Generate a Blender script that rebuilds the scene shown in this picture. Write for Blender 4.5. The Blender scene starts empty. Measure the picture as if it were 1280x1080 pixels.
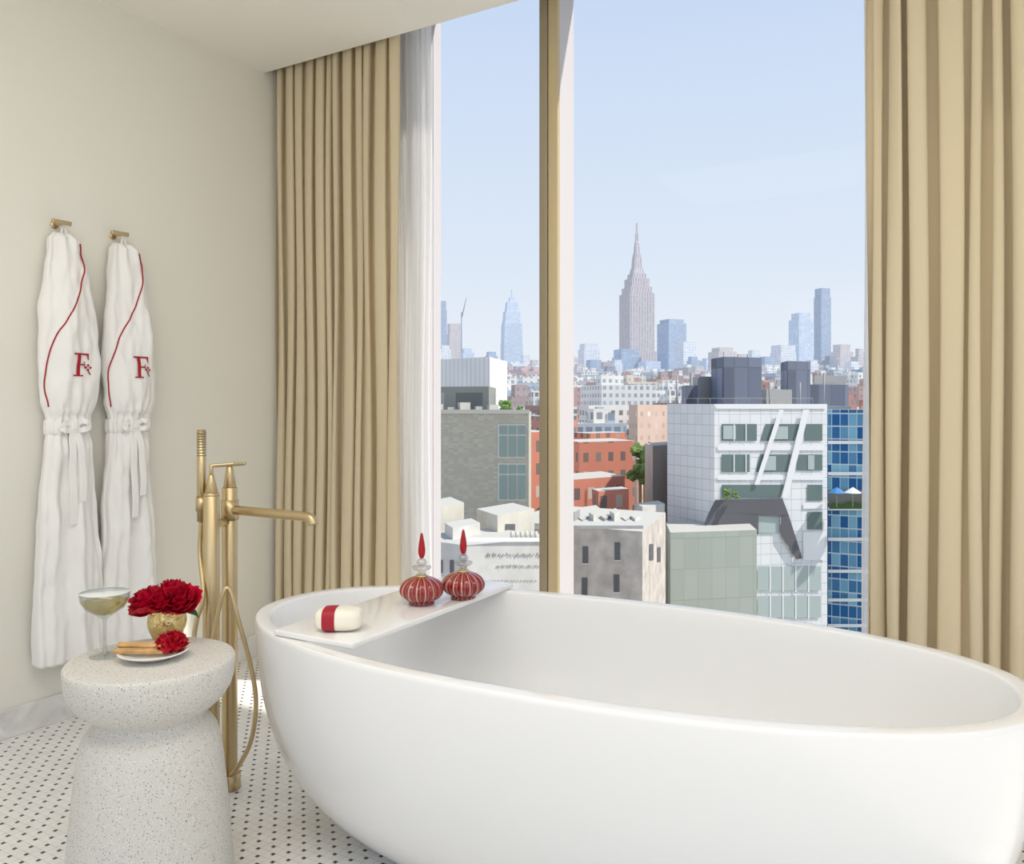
import bpy, bmesh, math, random
from mathutils import Vector, Matrix, noise
random.seed(7)
S=bpy.context.scene
S.view_settings.view_transform='Standard'
CAMZ=1.15; YAW=math.radians(30.9); F=1057.0; HOR=505.0
FW=Vector((-math.sin(YAW),math.cos(YAW))); RT=Vector((math.cos(YAW),math.sin(YAW)))
def lin(c):
    c=c/255.0
    return c/12.92 if c<=0.04045 else ((c+0.055)/1.055)**2.4
def C(r,g,b): return (lin(r),lin(g),lin(b),1)
# ---------------------------------------------------------------- materials
def nt(m):
    m.use_nodes=True
    return m.node_tree, m.node_tree.nodes['Principled BSDF']
def mat(name,col,rough=0.5,metal=0,spec=0.5,trans=0,ior=1.45,bump=0,bscale=50,coat=0,var=0,vscale=5):
    m=bpy.data.materials.new(name); t,b=nt(m)
    b.inputs['Base Color'].default_value=col
    b.inputs['Roughness'].default_value=rough
    b.inputs['Metallic'].default_value=metal
    b.inputs['Specular IOR Level'].default_value=spec
    b.inputs['Transmission Weight'].default_value=trans
    b.inputs['IOR'].default_value=ior
    b.inputs['Coat Weight'].default_value=coat
    tc=t.nodes.new('ShaderNodeTexCoord')
    if bump:
        n=t.nodes.new('ShaderNodeTexNoise'); n.inputs['Scale'].default_value=bscale; n.inputs['Detail'].default_value=4
        t.links.new(tc.outputs['Object'],n.inputs['Vector'])
        bp=t.nodes.new('ShaderNodeBump'); bp.inputs['Strength'].default_value=bump; bp.inputs['Distance'].default_value=0.01
        t.links.new(n.outputs['Fac'],bp.inputs['Height']); t.links.new(bp.outputs['Normal'],b.inputs['Normal'])
    if var:
        n=t.nodes.new('ShaderNodeTexNoise'); n.inputs['Scale'].default_value=vscale; n.inputs['Detail'].default_value=5
        t.links.new(tc.outputs['Object'],n.inputs['Vector'])
        r=t.nodes.new('ShaderNodeMapRange'); r.inputs['From Min'].default_value=.3; r.inputs['From Max'].default_value=.7
        r.inputs['To Min'].default_value=1-var; r.inputs['To Max'].default_value=1+var*0.3
        t.links.new(n.outputs['Fac'],r.inputs['Value'])
        mx=t.nodes.new('ShaderNodeVectorMath'); mx.operation='SCALE'; mx.inputs[0].default_value=col[:3]
        t.links.new(r.outputs['Result'],mx.inputs['Scale']); t.links.new(mx.outputs['Vector'],b.inputs['Base Color'])
    return m
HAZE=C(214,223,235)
def math_n(t,op,a,b=None,c=None):
    n=t.nodes.new('ShaderNodeMath'); n.operation=op
    for i,v in enumerate((a,b,c)):
        if v is None: continue
        if isinstance(v,(int,float)): n.inputs[i].default_value=v
        else: t.links.new(v,n.inputs[i])
    return n.outputs[0]
def mixc(t,f,a,b):
    n=t.nodes.new('ShaderNodeMix'); n.data_type='RGBA'
    if isinstance(f,(int,float)): n.inputs[0].default_value=f
    else: t.links.new(f,n.inputs[0])
    for i,v in ((6,a),(7,b)):
        if isinstance(v,tuple): n.inputs[i].default_value=v
        else: t.links.new(v,n.inputs[i])
    return n.outputs[2]
def facade(name,wall,glass,wx=3,wz=3.3,fx=.5,fz=.5,haze=0,rough=.7,glass2=None):
    m=bpy.data.materials.new(name); t,b=nt(m)
    uv=t.nodes.new('ShaderNodeUVMap'); sp=t.nodes.new('ShaderNodeSeparateXYZ'); t.links.new(uv.outputs[0],sp.inputs[0])
    u=math_n(t,'DIVIDE',sp.outputs[0],wx); v=math_n(t,'DIVIDE',sp.outputs[1],wz)
    fu=math_n(t,'FRACT',u); fv=math_n(t,'FRACT',v)
    mu=math_n(t,'LESS_THAN',math_n(t,'ABSOLUTE',math_n(t,'SUBTRACT',fu,.5)),fx/2)
    mv=math_n(t,'LESS_THAN',math_n(t,'ABSOLUTE',math_n(t,'SUBTRACT',fv,.5)),fz/2)
    mk=math_n(t,'MULTIPLY',mu,mv)
    cb=t.nodes.new('ShaderNodeCombineXYZ'); t.links.new(math_n(t,'FLOOR',u),cb.inputs[0]); t.links.new(math_n(t,'FLOOR',v),cb.inputs[1])
    wn=t.nodes.new('ShaderNodeTexWhiteNoise'); wn.noise_dimensions='2D'; t.links.new(cb.outputs[0],wn.inputs['Vector'])
    g2=glass2 or tuple(min(1,x*2.2+.03) for x in glass[:3])+(1,)
    gc=mixc(t,math_n(t,'POWER',wn.outputs['Value'],2.0),glass,g2)
    n=t.nodes.new('ShaderNodeTexNoise'); n.inputs['Scale'].default_value=.15; n.inputs['Detail'].default_value=6
    t.links.new(uv.outputs[0],n.inputs['Vector'])
    wc=mixc(t,n.outputs['Fac'],tuple(x*.82 for x in wall[:3])+(1,),tuple(min(1,x*1.15) for x in wall[:3])+(1,))
    col=mixc(t,mk,wc,gc)
    hz=mixc(t,haze,col,HAZE)  # aerial haze painted into the facade colour
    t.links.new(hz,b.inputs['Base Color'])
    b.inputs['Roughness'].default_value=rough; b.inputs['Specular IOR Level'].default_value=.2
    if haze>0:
        b.inputs['Emission Color'].default_value=HAZE; b.inputs['Emission Strength'].default_value=haze*.38  # facade glows faintly to imitate light scattered by hazy air
    return m
# ---------------------------------------------------------------- mesh helpers
def mk(name,verts,faces,m=None,smooth=False,parent=None,matidx=None):
    me=bpy.data.meshes.new(name); me.from_pydata([tuple(v) for v in verts],[],faces); me.update()
    bm=bmesh.new(); bm.from_mesh(me); bmesh.ops.recalc_face_normals(bm,faces=bm.faces); bm.to_mesh(me); bm.free()
    o=bpy.data.objects.new(name,me); S.collection.objects.link(o)
    if m:
        for x in (m if isinstance(m,list) else [m]): me.materials.append(x)
    if matidx:
        for p,i in zip(me.polygons,matidx): p.material_index=i
    if smooth:
        for p in me.polygons: p.use_smooth=True
    if parent: o.parent=parent
    return o
def empty(name,loc=(0,0,0),rz=0):
    e=bpy.data.objects.new(name,None); S.collection.objects.link(e); e.location=loc; e.rotation_euler=(0,0,rz); e.empty_display_size=.05
    return e
def box(name,lo,hi,m,parent=None,bevel=0,rz=0):
    c=[(a+b)/2 for a,b in zip(lo,hi)]; d=[(b-a)/2 for a,b in zip(lo,hi)]
    V=[(sx*d[0],sy*d[1],sz*d[2]) for sx in(-1,1) for sy in(-1,1) for sz in(-1,1)]
    Fc=[(0,1,3,2),(4,6,7,5),(0,4,5,1),(2,3,7,6),(0,2,6,4),(1,5,7,3)]
    o=mk(name,V,Fc,m,parent=parent); o.location=c; o.rotation_euler=(0,0,rz)
    if bevel:
        md=o.modifiers.new('b','BEVEL'); md.width=bevel; md.segments=4; md.limit_method='NONE'
        for p in o.data.polygons: p.use_smooth=True
    return o
def revolve(name,prof,m,segs=64,parent=None,loc=(0,0,0),smooth=True,mod=None):
    V=[];Fc=[]
    n=len(prof)
    for i,(r,z) in enumerate(prof):
        for k in range(segs):
            a=2*math.pi*k/segs; rr=r*(mod(a,z) if mod else 1)
            V.append((rr*math.cos(a),rr*math.sin(a),z))
    for i in range(n-1):
        for k in range(segs):
            k2=(k+1)%segs
            Fc.append((i*segs+k,i*segs+k2,(i+1)*segs+k2,(i+1)*segs+k))
    if prof[0][0]>1e-5: Fc.append(tuple(range(segs)))
    if prof[-1][0]>1e-5: Fc.append(tuple((n-1)*segs+k for k in range(segs)))
    o=mk(name,V,Fc,m,smooth=smooth,parent=parent); o.location=loc
    bm=bmesh.new(); bm.from_mesh(o.data); bmesh.ops.remove_doubles(bm,verts=bm.verts,dist=1e-5); bmesh.ops.recalc_face_normals(bm,faces=bm.faces); bm.to_mesh(o.data); bm.free()
    return o
def cat(pts,sub=8):
    P_=[Vector(p) for p in pts]; out=[]
    for i in range(len(P_)-1):
        p0=P_[max(i-1,0)];p1=P_[i];p2=P_[i+1];p3=P_[min(i+2,len(P_)-1)]
        for s in range(sub):
            t=s/sub
            out.append(.5*((2*p1)+(p2-p0)*t+(2*p0-5*p1+4*p2-p3)*t*t+(3*p1-p0-3*p2+p3)*t**3))
    out.append(P_[-1]); return out
def sweep(name,pts,r,m,parent=None,segs=16,curve=True,sub=8):
    pts=cat(pts,sub) if curve else [Vector(p) for p in pts]
    V=[];Fc=[]; prev=None; n=len(pts)
    for i,p in enumerate(pts):
        tg=(pts[min(i+1,n-1)]-pts[max(i-1,0)]).normalized()
        if prev is None: prev=tg.orthogonal().normalized()
        prev=(prev-tg*prev.dot(tg)).normalized(); bn=tg.cross(prev)
        rr=r(i/(n-1)) if callable(r) else r
        for k in range(segs):
            a=2*math.pi*k/segs; V.append(p+rr*(math.cos(a)*prev+math.sin(a)*bn))
    for i in range(n-1):
        for k in range(segs):
            k2=(k+1)%segs; Fc.append((i*segs+k,i*segs+k2,(i+1)*segs+k2,(i+1)*segs+k))
    Fc.append(tuple(range(segs))); Fc.append(tuple((n-1)*segs+k for k in range(segs)))
    o=mk(name,V,Fc,m,smooth=True,parent=parent)
    return o
def autos(o,ang=40):
    for p in o.data.polygons: p.use_smooth=True
    try:
        o.data.set_sharp_from_angle(angle=math.radians(ang))
    except Exception: pass
# ---------------------------------------------------------------- materials list
M_wall=mat('plaster_wall',C(231,228,217),.85,bump=.03,bscale=200)
M_ceil=mat('ceiling_paint',C(243,240,232),.9)
M_tub=mat('tub_white_resin',C(241,240,238),.2,coat=.25)
M_brass=mat('brushed_brass',C(202,181,140),.38,metal=1,bump=.02,bscale=300)
M_gold=mat('polished_gold',C(222,196,136),.22,metal=1,bump=.6,bscale=70)
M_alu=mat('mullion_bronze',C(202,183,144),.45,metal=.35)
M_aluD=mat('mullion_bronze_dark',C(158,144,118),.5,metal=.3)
M_alu2=mat('mullion_grey',C(206,201,202),.5,metal=.1)
M_robe=mat('robe_cotton',C(244,242,238),.95,bump=.25,bscale=350)
M_red=mat('red_piping',C(165,20,35),.6)
M_rose=mat('rose_petal',C(204,4,48),.5,var=.3,vscale=30)
M_rose2=mat('carnation_petal',C(206,8,42),.6,var=.3,vscale=30)
M_leaf=mat('leaf_green',C(60,95,40),.6)
M_stick=mat('palo_santo_wood',C(206,164,108),.7,var=.3,vscale=60)
M_porc=mat('porcelain_white',C(240,238,232),.2,coat=.3)
def thin_glass(name,tint,edge=.55,base=.06):
    m=bpy.data.materials.new(name); m.use_nodes=True; t=m.node_tree; t.nodes.clear()
    o=t.nodes.new('ShaderNodeOutputMaterial'); tp=t.nodes.new('ShaderNodeBsdfTransparent'); tp.inputs[0].default_value=tint
    gl=t.nodes.new('ShaderNodeBsdfGlossy'); gl.inputs['Roughness'].default_value=.03
    lw=t.nodes.new('ShaderNodeLayerWeight'); lw.inputs[0].default_value=.35
    f=math_n(t,'MULTIPLY_ADD',math_n(t,'POWER',lw.outputs['Facing'],3),edge,base)
    mx=t.nodes.new('ShaderNodeMixShader'); t.links.new(f,mx.inputs[0])
    t.links.new(tp.outputs[0],mx.inputs[1]); t.links.new(gl.outputs[0],mx.inputs[2]); t.links.new(mx.outputs[0],o.inputs[0]); return m
M_glass=thin_glass('clear_glass',(.90,.92,.91,1),.7,.12)
M_bglass=thin_glass('bottle_clear_glass',(.86,.85,.84,1),.8,.16)
M_wine=thin_glass('champagne_liquid',(.97,.85,.48,1),.15,.02)
M_soap=mat('soap_cream',C(242,236,218),.5)
M_ribbon=mat('ribbon_red',C(166,26,44),.5)
M_redglass=mat('red_glass',C(206,30,48),.04,trans=.65,ior=1.45)
# marble baseboard
def marble():
    m=bpy.data.materials.new('marble_baseboard'); t,b=nt(m)
    tc=t.nodes.new('ShaderNodeTexCoord'); n=t.nodes.new('ShaderNodeTexNoise'); n.inputs['Scale'].default_value=4; n.inputs['Detail'].default_value=8; n.inputs['Distortion'].default_value=1.5
    t.links.new(tc.outputs['Object'],n.inputs['Vector'])
    r=t.nodes.new('ShaderNodeValToRGB'); r.color_ramp.elements[0].position=.35; r.color_ramp.elements[0].color=C(206,203,200); r.color_ramp.elements[1].position=.6; r.color_ramp.elements[1].color=C(240,238,234)
    t.links.new(n.outputs['Fac'],r.inputs[0]); t.links.new(r.outputs[0],b.inputs['Base Color']); b.inputs['Roughness'].default_value=.25
    return m
M_marble=marble()
def floor_mat():
    m=bpy.data.materials.new('basketweave_mosaic'); t,b=nt(m)
    tc=t.nodes.new('ShaderNodeTexCoord'); sp=t.nodes.new('ShaderNodeSeparateXYZ'); t.links.new(tc.outputs['Object'],sp.inputs[0])
    p=.054
    x,y=sp.outputs[0],sp.outputs[1]
    def latt(ox,oy,h,per):
        fx=math_n(t,'ABSOLUTE',math_n(t,'SUBTRACT',math_n(t,'FRACT',math_n(t,'ADD',math_n(t,'DIVIDE',x,per),ox)),.5))
        fy=math_n(t,'ABSOLUTE',math_n(t,'SUBTRACT',math_n(t,'FRACT',math_n(t,'ADD',math_n(t,'DIVIDE',y,per),oy)),.5))
        return math_n(t,'LESS_THAN',math_n(t,'MAXIMUM',fx,fy),h)
    d=math_n(t,'MAXIMUM',latt(0,0,.095,p),latt(.5,.5,.095,p))
    def line(v,o,per,h):
        return math_n(t,'LESS_THAN',math_n(t,'ABSOLUTE',math_n(t,'SUBTRACT',math_n(t,'FRACT',math_n(t,'ADD',math_n(t,'DIVIDE',v,per),o)),.5)),h)
    g=math_n(t,'MAXIMUM',line(x,.31,p/2,.02),line(y,.31,p/2,.02))
    n=t.nodes.new('ShaderNodeTexNoise'); n.inputs['Scale'].default_value=14; n.inputs['Detail'].default_value=5
    t.links.new(tc.outputs['Object'],n.inputs['Vector'])
    w=mixc(t,n.outputs['Fac'],C(222,219,214),C(248,246,242))
    w=mixc(t,g,w,C(196,192,186))
    c=mixc(t,d,w,C(48,46,46))
    t.links.new(c,b.inputs['Base Color']); b.inputs['Roughness'].default_value=.3
    return m
M_floor=floor_mat()
def terrazzo():
    m=bpy.data.materials.new('terrazzo_cream'); t,b=nt(m)
    tc=t.nodes.new('ShaderNodeTexCoord')
    base=C(210,206,198); out=base
    for sc,th,col in ((210,.26,C(130,123,114)),(130,.17,C(166,154,138)),(260,.3,C(236,234,228))):
        v=t.nodes.new('ShaderNodeTexVoronoi'); v.inputs['Scale'].default_value=sc; v.inputs['Randomness'].default_value=1
        t.links.new(tc.outputs['Object'],v.inputs['Vector'])
        sp=t.nodes.new('ShaderNodeSeparateColor'); t.links.new(v.outputs['Color'],sp.inputs[0])
        k=math_n(t,'MULTIPLY',math_n(t,'LESS_THAN',v.outputs['Distance'],th),math_n(t,'GREATER_THAN',sp.outputs[0],.6))
        out=mixc(t,k,out,col)
    t.links.new(out,b.inputs['Base Color']); b.inputs['Roughness'].default_value=.6
    return m
M_terr=terrazzo()
def cloth(name,col,trans,tcol,transp=0):
    m=bpy.data.materials.new(name); m.use_nodes=True; t=m.node_tree; t.nodes.clear()
    o=t.nodes.new('ShaderNodeOutputMaterial'); d=t.nodes.new('ShaderNodeBsdfDiffuse'); d.inputs[0].default_value=col
    tr=t.nodes.new('ShaderNodeBsdfTranslucent'); tr.inputs[0].default_value=tcol
    mx=t.nodes.new('ShaderNodeMixShader'); mx.inputs[0].default_value=trans
    tc=t.nodes.new('ShaderNodeTexCoord'); n=t.nodes.new('ShaderNodeTexNoise'); n.inputs['Scale'].default_value=400; bp=t.nodes.new('ShaderNodeBump'); bp.inputs['Strength'].default_value=.1; bp.inputs['Distance'].default_value=.003
    t.links.new(tc.outputs['Object'],n.inputs['Vector']); t.links.new(n.outputs['Fac'],bp.inputs['Height']); t.links.new(bp.outputs[0],d.inputs['Normal'])
    t.links.new(d.outputs[0],mx.inputs[1]); t.links.new(tr.outputs[0],mx.inputs[2]); last=mx.outputs[0]
    if transp:
        tp=t.nodes.new('ShaderNodeBsdfTransparent'); m2=t.nodes.new('ShaderNodeMixShader'); m2.inputs[0].default_value=transp
        t.links.new(last,m2.inputs[1]); t.links.new(tp.outputs[0],m2.inputs[2]); last=m2.outputs[0]
    t.links.new(last,o.inputs[0]); return m
M_curt=cloth('curtain_linen_beige',C(220,205,174),.12,C(232,214,176))
M_sheer=cloth('sheer_white_voile',C(250,250,250),.5,C(252,252,252),.18)
def pane():
    m=bpy.data.materials.new('window_glass'); m.use_nodes=True; t=m.node_tree; t.nodes.clear()
    o=t.nodes.new('ShaderNodeOutputMaterial'); tp=t.nodes.new('ShaderNodeBsdfTransparent'); tp.inputs[0].default_value=(.985,.99,.995,1)
    gl=t.nodes.new('ShaderNodeBsdfGlossy'); gl.inputs['Roughness'].default_value=.0
    mx=t.nodes.new('ShaderNodeMixShader'); mx.inputs[0].default_value=.003
    t.links.new(tp.outputs[0],mx.inputs[1]); t.links.new(gl.outputs[0],mx.inputs[2]); t.links.new(mx.outputs[0],o.inputs[0]); return m
M_pane=pane()
# ================================================================= ROOM
LW=-2.99
box('floor',(LW-.1,-1.2,-.1),(2.2,3.2,0),M_floor)
box('wall_left',(LW-.1,-1.2,0),(LW,3.2,3.15),M_wall)
box('baseboard_left',(LW,-1.2,0),(LW+.015,3.03,.1),M_marble,bevel=.003)
box('ceiling',(LW,-1.2,2.68),(2.2,2.765,3.1),M_ceil)
box('ceiling_recess',(LW,2.766,3.1),(2.2,3.2,3.15),M_ceil)
box('wall_window',(LW,3.04,0),(-2.34,3.2,3.1),M_wall)
box('wall_window_right',(1.0,3.04,0),(2.2,3.2,3.1),M_wall)
win=empty('window_1',(0,0,0))
box('sill',(-2.34,3.0,0.0),(1.0,3.2,.1),M_alu,win)
box('head_frame',(-2.34,3.05,3.02),(1.0,3.2,3.1),M_alu,win)
box('jamb',(-2.34,3.05,.1),(-2.30,3.2,3.02),M_alu2,win)
box('glass_pane',(-2.30,3.135,.1),(1.0,3.141,3.02),M_pane,win)
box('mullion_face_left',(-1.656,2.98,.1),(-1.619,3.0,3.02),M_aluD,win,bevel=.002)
box('mullion_face',(-1.615,2.98,.1),(-1.572,3.0,3.02),M_alu,win,bevel=.002)
box('mullion_body',(-1.652,3.0,.1),(-1.576,3.13,3.02),M_alu2,win)
box('mullion_body_2',(-.2,3.0,.1),(-.12,3.13,3.02),M_alu2,win)
# ---- curtains
def curtain(name,x0,x1,y,z0,z1,period,amp,m,jit=.3,seed=1,rnd=.5):
    R=random.Random(seed); ed=[x0]
    while ed[-1]<x1-period*.5: ed.append(ed[-1]+period*R.uniform(1-jit,1+jit))
    sc=(x1-x0)/(ed[-1]-x0); ed=[x0+(e-x0)*sc for e in ed]
    amps=[amp*R.uniform(1-rnd*.6,1+rnd*.4) for _ in ed]; ph=[R.uniform(0,6) for _ in ed]; sk=[R.uniform(-.12,.12) for _ in ed]
    V=[];Fc=[];nz=30;K=20
    cols=[]
    for i in range(len(ed)-1):
        for k in range(K): cols.append((i,k/K))
    cols.append((len(ed)-2,1.0))
    nc=len(cols)
    for j in range(nz+1):
        f=j/nz; z=z0+(z1-z0)*f
        for (i,t) in cols:
            a0=amps[i]*(1-t)+amps[min(i+1,len(amps)-1)]*t
            w=ed[i+1]-ed[i]
            t2=t+sk[i]*math.sin(math.pi*t)**2
            s=math.sin(2*math.pi*t2)
            s=math.copysign(abs(s)**.7,s)
            pp=ph[i]*(1-t)+ph[min(i+1,len(ph)-1)]*t
            yy=y+a0*s*(1-.25*f)+.007*math.sin(3*z+pp)
            xx=ed[i]+w*t-.18*w*math.sin(4*math.pi*t2)+.005*math.sin(2.2*z+pp)
            V.append((xx,yy,z))
    for j in range(nz):
        for c in range(nc-1):
            Fc.append((j*nc+c,j*nc+c+1,(j+1)*nc+c+1,(j+1)*nc+c))
    return mk(name,V,Fc,m,smooth=True)
curtain('curtain_panel',-2.975,-2.25,2.83,.012,3.09,.062,.032,M_curt,.4,3,.9)
curtain('curtain_panel.001',-.405,.75,2.85,.012,3.09,.078,.05,M_curt,.45,31,1.1)
curtain('sheer_curtain',-2.40,-2.2,2.985,.11,3.09,.05,.012,M_sheer,.3,5)
curtain('sheer_curtain.001',-.432,.0,2.975,.11,3.09,.055,.012,M_sheer,.3,6)

# ================================================================= BATHTUB
def sup(a,b,th,n=2.25):
    c,s=math.cos(th),math.sin(th)
    return (a*math.copysign(abs(c)**(2/n),c), b*math.copysign(abs(s)**(2/n),s))
TA,TB,TH=.95,.44,.58
tub=empty('bathtub',(-.905,1.86,0),math.radians(4.0))
rings=[]
outer=[(0,.335,.250),(.004,.315,.235),(.018,.280,.210),(.045,.238,.178),(.08,.19,.143),(.12,.148,.111),(.17,.105,.080),(.23,.067,.052),(.3,.038,.031),(.37,.02,.017),(.44,.009,.008),(.51,.002,.002),(.568,0,0)]
for z,dx_,dy_ in outer: rings.append((TA-dx_,TB-dy_,z))
for a in (30,60,90): 
    r=.006; an=math.radians(a); rings.append((TA-r+r*math.cos(an),TB-r+r*math.cos(an),TH-r+r*math.sin(an)))
for a in (90,60,30,0):
    r=.007; an=math.radians(a); rings.append((TA-.034-r*math.cos(an),TB-.034-r*math.cos(an),TH-r+r*math.sin(an)))
for z,d in ((.54,.052),(.46,.065),(.38,.085),(.3,.12),(.22,.165),(.17,.21),(.145,.26),(.135,.31),(.132,.36)):
    rings.append((TA-d,TB-d*.85,z))
N=160;V=[];Fc=[]
for a,b,z in rings:
    for k in range(N):
        x,y=sup(a,b,2*math.pi*k/N); V.append((x,y,z))
for i in range(len(rings)-1):
    for k in range(N):
        k2=(k+1)%N; Fc.append((i*N+k,i*N+k2,(i+1)*N+k2,(i+1)*N+k))
Fc.append(tuple(range(N))); Fc.append(tuple((len(rings)-1)*N+k for k in range(N)))
t_=mk('tub_shell',V,Fc,M_tub,parent=tub); autos(t_,50)
revolve('drain',[(0,0),(.035,0),(.038,.003),(.03,.006),(0,.007)],M_brass,32,tub,(.1,0,.132))
# tray across tub
tr=empty('bath_tray',(0,0,0))
box('tray_board',(-1.455-.125,1.485,.5812),(-1.455+.125,2.245,.596),mat('tray_white_lacquer',C(242,240,237),.1,coat=.4),tr,bevel=.004,rz=math.radians(1.5))
TZ=.5965
# ---- perfume bottles
def stripes():
    m=bpy.data.materials.new('striped_red_glass'); t,b=nt(m)
    tc=t.nodes.new('ShaderNodeTexCoord'); sp=t.nodes.new('ShaderNodeSeparateXYZ'); t.links.new(tc.outputs['Object'],sp.inputs[0])
    an=math_n(t,'ARCTAN2',sp.outputs[1],sp.outputs[0])
    f=math_n(t,'FRACT',math_n(t,'ADD',math_n(t,'MULTIPLY',an,16/(2*math.pi)),20))
    k=math_n(t,'LESS_THAN',f,.14); g=math_n(t,'MULTIPLY',math_n(t,'GREATER_THAN',f,.42),math_n(t,'LESS_THAN',f,.52))
    c=mixc(t,k,C(146,16,30),C(226,170,150)); c=mixc(t,g,c,C(186,104,70))
    t.links.new(c,b.inputs['Base Color']); b.inputs['Roughness'].default_value=.08; b.inputs['Transmission Weight'].default_value=.15; b.inputs['Coat Weight'].default_value=.6
    return m
M_str=stripes()
def bottle(name,x,y,s=1,rz=0):
    e=empty(name,(x,y,TZ),rz)
    prof=[(0,0),(.03,0),(.036,.003)]
    for i in range(0,17):
        a=-1.1+i*(2.5/16); prof.append((.058*math.cos(a)+.002 if i<16 else .014,.040+.037*math.sin(a)))
    prof=[(r*s,z*s) for r,z in prof]
    revolve('ribbed_body',prof,M_str,192,e,mod=lambda a,z:1+.035*math.cos(16*a))
    revolve('neck',[(r*s,z*s) for r,z in [(.013,.074),(.012,.080),(.011,.092),(.022,.096),(.026,.1),(.026,.104),(.012,.106),(0,.106)]],M_bglass,48,e)
    revolve('neck_gold_band',[(r*s,z*s) for r,z in [(.0165,.0745),(.018,.077),(.0165,.080),(.0125,.0802)]],M_gold,40,e)
    revolve('stopper_collar',[(r*s,z*s) for r,z in [(0,.1065),(.010,.107),(.015,.113),(.0135,.120),(.008,.125),(0,.126)]],M_bglass,40,e)
    revolve('pointed_stopper',[(r*s,z*s) for r,z in [(0,.1265),(.0055,.127),(.0092,.137),(.0102,.148),(.0085,.164),(.0055,.182),(.0035,.193),(0,.197)]],M_redglass,32,e)
bottle('perfume_bottle',-1.418,1.882); bottle('perfume_bottle.001',-1.357,1.997,1.0,.1)
# ---- soap
def soap():
    e=empty('soap_bar',(-1.428,1.562,TZ),math.radians(30))
    def se(name,A,B,Hh,m,x0=-1,x1=1,n=64,grow=0):
        V=[];Fc=[];U=40
        for i in range(U+1):
            x=x0+(x1-x0)*i/U
            xx=abs(x)**3.6; k=max(0,1-xx)**(1/3.6)
            for j in range(n):
                a=2*math.pi*j/n; yy,zz=sup(1,1,a,3.2)
                V.append((x*A,yy*(B*k+grow),zz*(Hh*k+grow)))
        for i in range(U):
            for j in range(n):
                j2=(j+1)%n; Fc.append((i*n+j,i*n+j2,(i+1)*n+j2,(i+1)*n+j))
        Fc.append(tuple(range(n)));Fc.append(tuple(U*n+j for j in range(n)))
        o=mk(name,V,Fc,m,smooth=True,parent=e); o.location=(0,0,Hh+.0015); return o
    se('soap',.058,.038,.027,M_soap)
    se('ribbon_band',.058,.038,.027,M_ribbon,-.62,-.08,grow=.0012)
soap()
# ================================================================= SIDE TABLE
TX,TY,TT=-1.733,1.259,.558
st=empty('side_table',(TX,TY,0))
prof=[(0,0),(.197,0),(.2,.004),(.197,.06),(.189,.16),(.18,.25),(.172,.32),(.166,.36),(.158,.387),(.147,.403),(.134,.412),(.126,.419),(.124,.426),(.13,.434),(.152,.447),(.175,.466),(.190,.488),(.198,.513),(.2,.538),(.2,.552),(.197,.557),(.19,.558),(0,.558)]
prof=[(r*.93,z) for r,z in prof]
tb_=revolve('terrazzo_body',prof,M_terr,96,st); autos(tb_,60)
def W(px,py,z):
    """surface position on height z from a survey measurement"""
    t=(CAMZ-z)/((py-HOR)/F); u=(px-640)/F
    p=t*(FW+u*RT); return p.x,p.y
TT+=.0008
# coupe
gx,gy=W(131,820,TT)
cg=empty('coupe_glass',(gx,gy,TT))
outerp=[(0,0),(.033,0),(.034,.001),(.03,.003),(.012,.005),(.005,.010),(.0036,.03),(.0036,.075),(.006,.088),(.02,.098),(.042,.112),(.053,.13),(.0555,.15)]
innerp=[(.0543,.15),(.0515,.131),(.041,.1145),(.02,.1005),(.005,.096),(0,.0955)]
revolve('coupe_shell',outerp+innerp,M_glass,64,cg)
M_rim=mat('glass_rim',C(225,230,228),.1,coat=.5)
revolve('coupe_rim',[(.0543,.1495),(.0556,.1495),(.0556,.1505),(.0543,.1505),(.0543,.1495)],M_rim,64,cg)
revolve('champagne',[(0,.0965),(.0045,.0967),(.0195,.1012),(.0402,.115),(.0480,.1265),(.0490,.130),(0,.1302)],M_wine,64,cg)
# dish
dx,dy=W(192,822,TT)
dish=empty('porcelain_dish',(dx,dy,TT))
revolve('dish',[(0,0),(.04,0),(.043,.003),(.07,.012),(.079,.017),(.0785,.019),(.068,.0155),(.04,.007),(0,.006)],M_porc,64,dish)
def stick(i,a,b,w):
    a=Vector(a);b=Vector(b);d=(b-a); L=d.length; ang=math.atan2(d.y,d.x); el=math.asin(d.z/L)
    o=box('stick_%d'%i,(-L/2,-w/2,-w*.35),(L/2,w/2,w*.35),M_stick,dish,bevel=.0015)
    o.location=(a+b)/2; o.rotation_euler=(0.2*i,-el,ang)
r2=Vector((RT.x,RT.y,0)); f2=Vector((FW.x,FW.y,0))
stick(1,r2*-.078-f2*.03+Vector((0,0,.024)),r2*.03-f2*.018+Vector((0,0,.021)),.014)
stick(2,r2*-.07-f2*.006+Vector((0,0,.023)),r2*.045+f2*.01+Vector((0,0,.021)),.013)
stick(3,r2*-.075-f2*.015+Vector((0,0,.034)),r2*.035-f2*.012+Vector((0,0,.031)),.013)
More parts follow.
